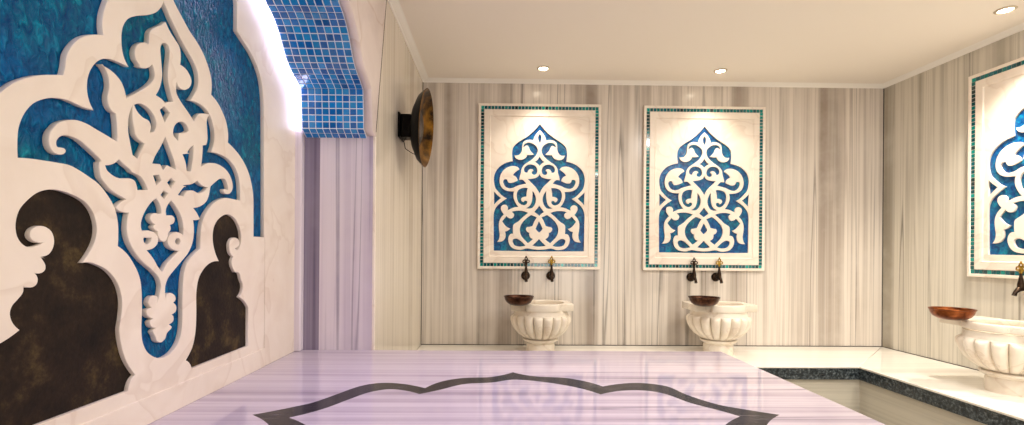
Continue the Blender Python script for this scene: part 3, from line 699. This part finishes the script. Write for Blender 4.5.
# hammered bowls standing on the rims
me_cup = lathe_me([(0, 0), (.040, 0), (.064, .006), (.086, .020), (.097, .038), (.1, .052), (.103, .056), (.101, .0585), (.096, .056), (.092, .040), (.080, .024), (.058, .012), (0, .008)], 48, None, False)
me_ring = lathe_me([(.0995, .0525), (.1045, .054), (.1055, .0575), (.103, .060), (.098, .0595), (.0955, .0565)], 48, None, False)
def make_cup(loc, m, label, grp='hammered bowls on the basins'):
    r = root('hammered_bowl', loc, label, 'bowl', grp)
    r.scale = (1, 1, 1.08)
    link('bowl_shell', me_cup.copy(), M[m], r, smooth=True); link('rolled_rim', me_ring.copy(), M[m], r, smooth=True)
    return r
ZR = ZBENCH + .3775 + .0005
c1 = onZ(517.0, 305.2, ZR); c2 = onZ(702.6, 306.0, ZR)
make_cup((c1[0] + .012, c1[1], ZR), 'cup_brown', 'dark brown bowl on the basin nearest the wall lamp')
make_cup((c2[0] + .010, c2[1], ZR), 'cup_brown', 'dark brown bowl on the basin left of the right corner, back bench')
c3 = onZ(951.8, 319.6, ZR)
make_cup((c3[0], c3[1], ZR), 'cup_copper', 'bright copper bowl on the right-wall basin')

# ------------------------------------------------------------------ taps
def tap(loc, rz, label, handle):
    r = root('wall_tap', loc, label, 'tap', 'old style taps above the basins', rz)
    def ym(me): me.transform(Matrix.Rotation(PI / 2, 4, 'X')); return me      # lathe axis z -> -y
    link('rosette', ym(lathe_me([(0, 0), (.034, 0), (.036, .006), (.033, .014), (.024, .022), (.016, .027), (0, .029)], 28, None, False)), M['dark_bronze'], r, True)
    bm = bmesh.new()
    tube_bm(bm, [(0, -.02, 0), (0, -.045, 0), (0, -.062, .0), (0, -.080, -.006), (0, -.098, -.022), (0, -.106, -.042)], [.011, .012, .017, .014, .0105, .012])
    tube_bm(bm, [(0, -.066, -.012), (0, -.066, .02), (0, -.066, .046), (0, -.066, .070), (0, -.066, .092)], [.016, .017, .012, .008, .0065])
    link('spout', bm_me(bm), M['dark_bronze'], r, True)
    bm = bmesh.new(); cz = .122
    for cx_, cz_ in ((-.016, cz - .006), (.016, cz - .006), (0, cz + .014)):
        prev = None; ring = [(cx_ + .010 * math.cos(2 * PI * k / 12), -.066, cz_ + .010 * math.sin(2 * PI * k / 12)) for k in range(13)]
        tube_bm(bm, ring, .0048, 8)
    tube_bm(bm, [(0, -.066, .088), (0, -.066, .105), (0, -.066, .125)], [.008, .0105, .006], 10)
    bmesh.ops.create_uvsphere(bm, u_segments=12, v_segments=8, radius=.006, matrix=Matrix.Translation((0, -.066, cz + .031)))
    link('trefoil_handle', bm_me(bm), M[handle], r, True, label='brass trefoil handle' if handle == 'brass' else 'dark bronze trefoil handle')
    return r
for (x_, y_, h_, lb) in ((525.5, 275.6, 'dark_bronze', 'dark handled tap, farthest left under the panel nearest the wall lamp'), (550.6, 275.6, 'brass', 'brass handled tap above the basin nearest the wall lamp'),
                         (690.6, 277, 'dark_bronze', 'dark handled tap under the middle panel'), (715.4, 277, 'brass', 'brass handled tap under the middle panel')):
    q = onY(x_, y_, YB); tap((q[0], YB, q[1]), 0, lb, h_)
zt_ = onY(703, 277, YB)[1]
tap((XR, 2.755, zt_), -PI / 2, 'brass handled tap on the right wall, at the picture edge', 'brass')

# ------------------------------------------------------------------ wall lamp
lz = onX(400, 127, XL)
LY, LZ = 2.95, lz[1]
lamp = root('wall_lamp', (XL, LY, LZ), 'round bronze dish wall lamp on black mount on the left wall', 'lamp')
bm = bmesh.new(); box(bm, 0, .012, -.075, .075, -.075, .075, bev=.003); box(bm, .012, .075, -.05, .05, -.070, .070, bev=.006)
link('wall_mount', bm_me(bm), M['black'], lamp)
R_ = .236
turn = Matrix.Rotation(math.radians(-2), 4, 'Z') @ Matrix.Rotation(math.radians(4), 4, 'Y')
def disc(prof, seg=64):
    me = lathe_me(prof, seg, None, False)
    me.transform(Matrix.Translation((.070, 0, 0)) @ turn @ Matrix.Rotation(PI / 2, 4, 'Y')); return me
link('dish_back', disc([(0, 0), (.07, .004), (.14, .022), (.2, .052), (R_ - .005, .086), (R_, .092)]), M['black'], lamp, True)
link('gilded_dish', disc([(R_, .092), (R_ - .006, .094), (R_ - .014, .088), (.2, .062), (.15, .038), (.11, .026), (.08, .022), (0, .020)]), M['gold_dish'], lamp, True, label='gilded mottled dish interior')
link('centre_cap', disc([(.11, .028), (.108, .046), (.08, .058), (.04, .064), (0, .066)]), M['dark_bronze'], lamp, True)
bm = bmesh.new()
tube_bm(bm, [(.05, -.02, -.05), (.035, -.06, -.10), (.05, -.09, -.15), (.085, -.10, -.175), (.12, -.09, -.19)], .0022, 6)
link('cable', bm_me(bm), M['black'], lamp, True)

# ------------------------------------------------------------------ ceiling downlights
def downlight(x, y, label, power, ang=112, col=(1, .90, .76), lit=True, grp='recessed ceiling downlights', aim=None, rad=.03):
    r = root('ceiling_downlight', (x, y, ZCEIL), label, 'ceiling light', grp)
    link('trim_ring', lathe_me([(.034, -.001), (.046, -.001), (.048, -.003), (.044, -.007), (.036, -.009), (.032, -.005)], 32, None, False), M['chrome'], r, True)
    link('bulb', lathe_me([(.033, -.003), (.029, -.006), (.016, -.008), (0, -.009)], 24, None, False), M['lamp'], r, True, label='glowing bulb')
    ld = bpy.data.lights.new('spot', 'SPOT'); ld.energy = power; ld.color = col; ld.spot_size = math.radians(ang); ld.spot_blend = .9; ld.shadow_soft_size = rad
    lo = bpy.data.objects.new('downlight_beam', ld); C.objects.link(lo); lo.location = (x, y, ZCEIL - .03 - rad * .3)
    return r
d1 = onZ(543.5, 68, ZCEIL); d2 = onZ(720.5, 70.5, ZCEIL); d3 = onZ(1005.5, 9.5, ZCEIL)
downlight(d1[0], d1[1], 'small round ceiling spotlight above the panel nearest the wall lamp', 30)
downlight(d2[0], d2[1], 'small round ceiling spotlight above the middle panel', 30)
downlight(d3[0], d3[1], 'small round ceiling spotlight in the top right corner of the picture', 110)
# added fill lights without fixtures, above and behind the viewpoint
def lamp_at(x, y, z, kind, power, col, size, rot=None):
    ld = bpy.data.lights.new('added_light', kind); ld.energy = power; ld.color = col
    if kind == 'AREA': ld.shape = 'DISK'; ld.size = size
    else: ld.shadow_soft_size = size
    lo = bpy.data.objects.new('added_light', ld); C.objects.link(lo); lo.location = (x, y, z)
    if rot: lo.rotation_euler = rot
    return lo
for x, y, p in ((.7, 1.9, 9), (1.9, 1.9, 20), (2.6, .9, 26), (.6, .3, 6), (1.8, -.5, 10)):
    lamp_at(x, y, ZCEIL - .04, 'AREA', p, (1, .95, .89), .35)
vl = lamp_at(-.1, 1.5, ZCEIL - .04, 'SPOT', 46, (.50, .38, 1), .12); vl.data.spot_size = math.radians(85); vl.data.spot_blend = 1  # unseen violet spot added over the platform, no fixture
# added soft fill light at the wall behind the viewpoint; no opening there
dl = lamp_at(1.4, YF + .02, 1.1, 'AREA', 40, (1, .97, .92), 1, (math.radians(97), 0, 0))
dl.data.shape = 'RECTANGLE'; dl.data.size = 1.6; dl.data.size_y = 1.8

# ------------------------------------------------------------------ world, colour
w = bpy.data.worlds.new('world'); sc.world = w; w.use_nodes = True
w.node_tree.nodes['Background'].inputs[0].default_value = (1, .92, .85, 1)
w.node_tree.nodes['Background'].inputs[1].default_value = .3
vs = sc.view_settings
vs.view_transform = 'Standard'; vs.look = 'None'; vs.gamma = 1; vs.exposure = 0.14; vs.use_curve_mapping = False
sc.cycles.use_denoising = True
sc.cycles.max_bounces = 8
sc.cycles.sample_clamp_indirect = 4
